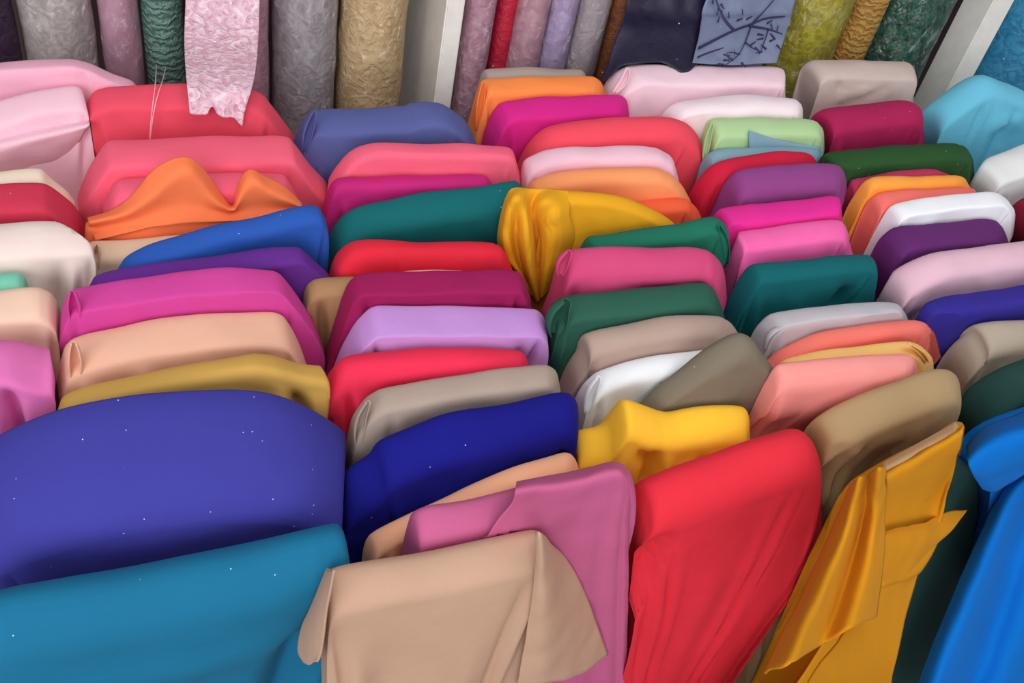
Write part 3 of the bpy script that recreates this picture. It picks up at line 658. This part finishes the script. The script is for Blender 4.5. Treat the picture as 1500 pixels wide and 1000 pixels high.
loft('rolled_top', 'F13', [('1416,655 1425,640 1450,621 1500,603 1570,582 1612,592', k_ * .3), ('1416,668 1432,655 1460,640 1505,624 1570,604 1614,610', k_ + .022), ('1422,690 1440,692 1465,682 1508,662 1570,640 1616,640', k_ + .042), ('1438,714 1456,722 1476,708 1508,688 1570,665 1618,665', k_ + .030)], n=40, wob=.003)
k_ = rf('F12')
def hang2(line, base): return (line, [base + .85 * fl(p[1]) for p in P(line)])
loft('hanging_end', 'F12', [hang2('1398,666 1376,745 1342,852 1306,958 1280,1062', k_ + .040), hang2('1406,670 1392,745 1360,855 1322,968 1292,1070', k_ + .040), hang2('1416,680 1412,745 1386,858 1342,975 1308,1080', k_ + .032), hang2('1428,696 1436,748 1406,865 1356,990 1322,1095', k_ + .022)], n=40, wob=.002)
for key, line, r_, off in (('B5', '142,358 140,380 139,410', .006, .012), ('B9', '108,502 110,522 112,560', .008, .028), ('B8', '106,428 108,445 112,475', .008, .03), ('C10', '540,588 528,612 524,655', .007, .025),
                           ('D2', '709,119 704,145 699,190', .007, .02), ('D11', '831,441 818,455 812,492', .016, .012), ('D10', '834,368 824,382 820,404', .009, .012), ('E10', '1152,478 1132,488 1122,512', .007, .034),
                           ('C1', '461,164 452,190 446,222', .008, .02), ('E3', '1044,180 1037,200 1031,236', .006, .02),
                           ('E12', '1332,504 1348,514 1358,530', .006, .018), ('E1', '920,100 914,118 900,136', .008, .018), ('D9', '1054,330 1061,352 1064,386', .008, .012), ('D13', '878,552 866,572 858,605', .008, .03)):
    curl(key, line, r_, INFO[key]['fo'] * .9)

# ------------------------------------------------------------------ rack of lace rolls behind
FILM = plastic_film()
def roll(key, label, xl, xr, c1, c2, y=55, film=True, scale=40, relief=.5, gloss=.5, lump=.05, back=0.0, H=1.75, rk=.97, gather=False):
    org = RORG + RN * back
    A, C = on_plane((xl, y), org, RN), on_plane((xr, y), org, RN)
    r = (C - A).length / 2 * rk; c = (A + C) / 2 + RN * r * .6; c.z = ZF
    root = bpy.data.objects.new('fabric_roll', None); COL.objects.link(root); root.location = c; root.empty_display_size = .05
    tag(root, label, 'fabric roll', 'lace fabric rolls along the back')
    rnd = random.Random(key); sx = rnd.uniform(0, 40)
    def skin(grow, lump_, n=44, m=60, tear=0):
        rows = []
        for i in range(m + 1):
            z = H * i / m; row = []
            for j in range(n + 1):
                th = 2 * math.pi * j / n; cs, sn = math.cos(th), math.sin(th)
                q = r * grow * (1 + lump_ * noise.noise((cs * 1.3 + sx, sn * 1.3, z * 9)) + lump_ * .5 * noise.noise((cs * 3 + sx, sn * 3, z * 26)))
                row.append(Vector((q * cs, q * sn, z)))
            rows.append(row)
        return rows
    if xr - xl < 60: lump, r = min(lump, .03), r * .97
    rows = skin(1, lump)
    inner = [[Vector((v.x * f_, v.y * f_, H)) for v in rows[-1]] for f_ in (.75, .45, .25)]
    link('wound_cloth', grid_mesh('wound_cloth', rows + inner), root, lace(c1, c2, scale, relief, gloss, gather=gather))
    tube = []
    for rr, z in ((.22, .2), (.22, H + .02), (.17, H + .02), (.17, .2)):
        tube.append([Vector((r * rr * math.cos(2 * math.pi * j / 20), r * rr * math.sin(2 * math.pi * j / 20), z)) for j in range(21)])
    link('cardboard_core', grid_mesh('cardboard_core', tube), root, paint('cardboard', (176, 140, 100), .8))
    if film:
        o = link('plastic_sleeve', grid_mesh('plastic_sleeve', skin(1.02, lump)), root, FILM)
    OBJ[key] = root; INFO[key] = dict(M=org.copy(), n=RN, u=RU, rgb=c1, specks=0, rough=.6)
    return root
roll('R0', 'dark aubergine fabric roll beside the silver grey lace roll', -40, 26, (58, 36, 62), (38, 24, 46), film=False)
roll('R1', 'wide silver grey lace roll in clear plastic above the pink hump', 28, 142, (226, 216, 212), (180, 170, 170))
roll('R2', 'dusty mauve fabric roll in plastic beside the grey-green gathered roll', 147, 208, (226, 178, 198), (198, 148, 170), scale=18)
roll('R3', 'grey-green gathered lace roll with loose threads', 210, 272, (116, 152, 140), (66, 100, 90), film=False, scale=46, relief=.9, gloss=.4, gather=True)
roll('R4', 'pink lace roll with a ragged end hanging over the coral bolt', 318, 398, (240, 190, 208), (206, 150, 172), scale=34)
roll('R5', 'silver grey lace roll in plastic between pink and gold lace rolls', 402, 500, (212, 204, 208), (168, 160, 168))
roll('R6', 'gold beige lace roll beside the white post', 502, 602, (250, 222, 172), (222, 186, 134), relief=.9, lump=.08)
roll('R7', 'mauve lace roll in plastic on the far side of the white post', 676, 722, (236, 190, 206), (190, 132, 156), y=70)
roll('R8', 'narrow red fabric roll between two mauve rolls', 722, 754, (206, 36, 64), (170, 22, 50), y=60, film=False, back=.03)
roll('R9', 'dusty rose fabric roll between the red and lilac rolls', 754, 802, (232, 188, 200), (200, 146, 164), scale=26)
roll('R10', 'pale lilac fabric roll above the grey taupe bolt', 800, 842, (216, 196, 232), (184, 162, 204), scale=26)
roll('R11', 'mauve grey lace roll beside the brown roll', 842, 890, (206, 193, 199), (185, 170, 178))
roll('R12', 'brown copper fabric roll next to the navy tulle', 890, 922, (142, 82, 46), (100, 52, 28), film=False, y=50)
roll('R13', 'dark navy tulle roll with a draped end', 924, 1020, (36, 32, 62), (22, 18, 44), film=False, gloss=.5, scale=14)
roll('R14', 'grey-blue tulle roll embroidered with navy branches', 1026, 1144, (134, 142, 170), (112, 120, 150), film=False, scale=14, relief=.15, gloss=.6)
roll('R15', 'olive yellow lace roll in plastic beside the ochre roll', 1150, 1240, (216, 204, 56), (150, 136, 22), relief=.8, lump=.09, scale=30)
roll('R16', 'ochre gathered fabric roll between olive and dark green lace', 1244, 1290, (196, 150, 74), (150, 104, 40), film=False, relief=.8, lump=.1, y=45, gather=True)
roll('R17', 'wide dark green leafy lace roll beside the ochre roll', 1290, 1382, (30, 112, 84), (8, 44, 32), film=True, relief=1.0, lump=.08, scale=30)
roll('R18', 'turquoise blue lace roll above the turquoise cloth', 1476, 1600, (60, 156, 196), (28, 110, 156), film=False, scale=30, y=55)

pink = lace((255, 226, 236), (208, 146, 170), 56, .9, .4, 'pink_lace')
def rim(key, p, d=0.0): return (RORG - on_plane(p, INFO[key]['M'], INFO[key]['n'])).dot(RN) + d     # how far before the rack a bolt's rim stands
ob = rim('B1', (320, 126)); fb1 = rf('B1')
loft('ragged_end', 'R4', [('300,-340 330,-340 362,-340 392,-340', .0), ('278,-120 312,-120 352,-120 386,-120', .02), ('272,0 305,0 345,0 380,0', .05), ('270,60 305,60 340,62 378,60', ob * .55), ('272,104 305,106 338,106 374,104', ob + .004), ('275,135 305,138 338,138 368,132', ob + fb1 * .75 + .012),
     ('278,166 286,168 296,167 303,168 306,162 310,155 315,158 319,168 330,172 338,170 345,174 352,184 356,186 357,170 363,145', ob + fb1 + .016)], n=60, mat=pink, wob=.004, smooth=1, thick=.0015)
navy = lace((34, 28, 60), (20, 15, 40), 16, .3, .5, 'navy_tulle')
loft('draped_end', 'R13', [('1030,-340 1060,-340 1090,-340 1120,-340', .0), ('960,-140 990,-140 1028,-140 1066,-140', .02), ('920,0 955,0 995,0 1040,0', .05), ('908,45 945,45 985,48 1032,50', .12), ('874,132 900,102 926,91 978,92 1004,113 1026,92', [rim('E1', (900, 104), .004), rim('E1', (900, 104), .006), rim('E1', (926, 97), .006), rim('E1', (978, 97), .008), rim('E1', (1004, 98), .05), rim('E1', (1026, 98), .008)])], n=40, mat=navy, wob=.012, thick=.0015)
grey = lace((128, 136, 164), (110, 118, 148), 14, .1, .6, 'grey_blue_tulle')
TL = [('1165,-340 1200,-340 1235,-340 1270,-340', .0), ('1085,-140 1125,-140 1165,-140 1208,-140', .02), ('1034,0 1080,0 1120,0 1166,0', .06), ('1028,30 1070,30 1115,30 1158,30', .10), ('1022,62 1065,62 1105,62 1148,60', .16), ('1014,92 1055,95 1095,95 1138,92', [rim('E1', (1014, 98), .012), rim('E1', (1055, 98), .014), rim('E1', (1095, 98), .014), rim('E1', (1138, 98), .010)])]
loft('draped_end', 'R14', TL, n=40, mat=grey, wob=.004, thick=.0015)
def off_at(y):
    ys = [-50, 0, 30, 62, 98]; os_ = [.04, .06, .10, .16, .24]
    for i in range(4):
        if y <= ys[i + 1]: t = (y - ys[i]) / (ys[i + 1] - ys[i]); return os_[i] + (os_[i + 1] - os_[i]) * t
    return .24
thread = paint('navy_thread', (44, 40, 82), .6)
emb = bmesh.new(); par = OBJ['R14']
def stitch(line, w):
    pts = P(line); q = [on_plane(p, RORG - RN * (off_at(p[1]) + .006), RN) for p in pts]
    c = resample(chaikin(q, 2), 14); prev = None
    for i, v in enumerate(c):
        t = (c[min(14, i + 1)] - c[max(0, i - 1)]).normalized(); s_ = t.cross(RN).normalized()
        ww = w * (1 - .5 * i / 14)
        ring = [emb.verts.new(v + s_ * ww * math.cos(k * math.pi / 3) - RN * ww * .6 * math.sin(k * math.pi / 3) - par.location) for k in range(6)]
        if prev:
            for k in range(6): emb.faces.new((prev[k], prev[(k + 1) % 6], ring[(k + 1) % 6], ring[k]))
        prev = ring
for line, w in (('1024,70 1040,62 1075,44 1100,36 1120,26 1150,24', .004), ('1075,44 1062,30 1052,10 1046,-12', .003), ('1100,40 1092,62 1082,82 1060,97', .003), ('1098,38 1125,42 1146,50', .003), ('1126,42 1120,62 1112,80', .0025),
                ('1022,84 1035,78 1060,70', .003), ('1100,36 1122,14 1140,-8', .003), ('1092,62 1104,72 1112,74', .002), ('1084,80 1072,76 1064,78', .002)): stitch(line, w)
rl = random.Random(5)
for px, py in ((1058, 18), (1068, 26), (1050, 22), (1080, 30), (1088, 22), (1094, 28), (1110, 50), (1118, 56), (1128, 60), (1134, 56), (1100, 66), (1106, 70), (1116, 76), (1076, 74), (1068, 82), (1074, 88), (1060, 88), (1130, 34), (1140, 38), (1124, 34), (1044, 6), (1056, 6), (1052, 32), (1138, 66), (1122, 72), (1086, 92), (1052, 94)):
    a_ = rl.uniform(0, 6.28); stitch('%f,%f %f,%f' % (px, py, px + 9 * math.cos(a_), py + 9 * math.sin(a_)), .0028)
me = bpy.data.meshes.new('embroidery'); emb.to_mesh(me); emb.free()
link('embroidery', me, par, thread)
# two loose threads hanging from the green lace over the coral bolt
def strand(key, line, offs, r=.0007):
    pts = P(line); par = OBJ[key]; q = [on_plane(p, RORG - RN * f_, RN) - par.location for p, f_ in zip(pts, offs)]
    c = resample(chaikin(q, 2), 16); rows = []
    for v in c: rows.append([v + RU * r * math.cos(k * math.pi / 3) - RN * r * math.sin(k * math.pi / 3) for k in range(7)])
    link('loose_thread', grid_mesh('loose_thread', rows), par, paint('pink_thread', (250, 180, 190), .7))
for line in ('229,94 228,118 226,136 223,158 221,178 219,204', '243,98 238,119 231,138 226,158 223,178 220,204'):
    strand('R3', line, (.014, ob + .004, ob + fb1 * .5 + .014, ob + fb1 + .014, ob + fb1 + .010, ob + fb1 + .010))

# ------------------------------------------------------------------ white posts of the rack
white = paint('white_paint', (246, 241, 234), .45, .05)
def post(label, pl, pr, fwd, depth):
    org = RORG - RN * fwd
    A, C = on_plane(pl, org, RN), on_plane(pr, org, RN); w = (C - A).length
    o = link('rack_post', box_mesh('rack_post', 0, w, 0, depth, 0, 2.5, .003), mat=white)
    o.location = Vector((A.x, A.y, ZF)); o.rotation_euler.z = RY
    for p in o.data.polygons: p.use_smooth = False
    tag(o, label, 'post'); return o
post('white upright rack post between gold lace and mauve lace rolls', (645, 80), (671, 80), .04, .36)
post('white upright rack post between dark green lace and turquoise lace', (1420, 70), (1449, 70), .06, .09)
untangle_parts()
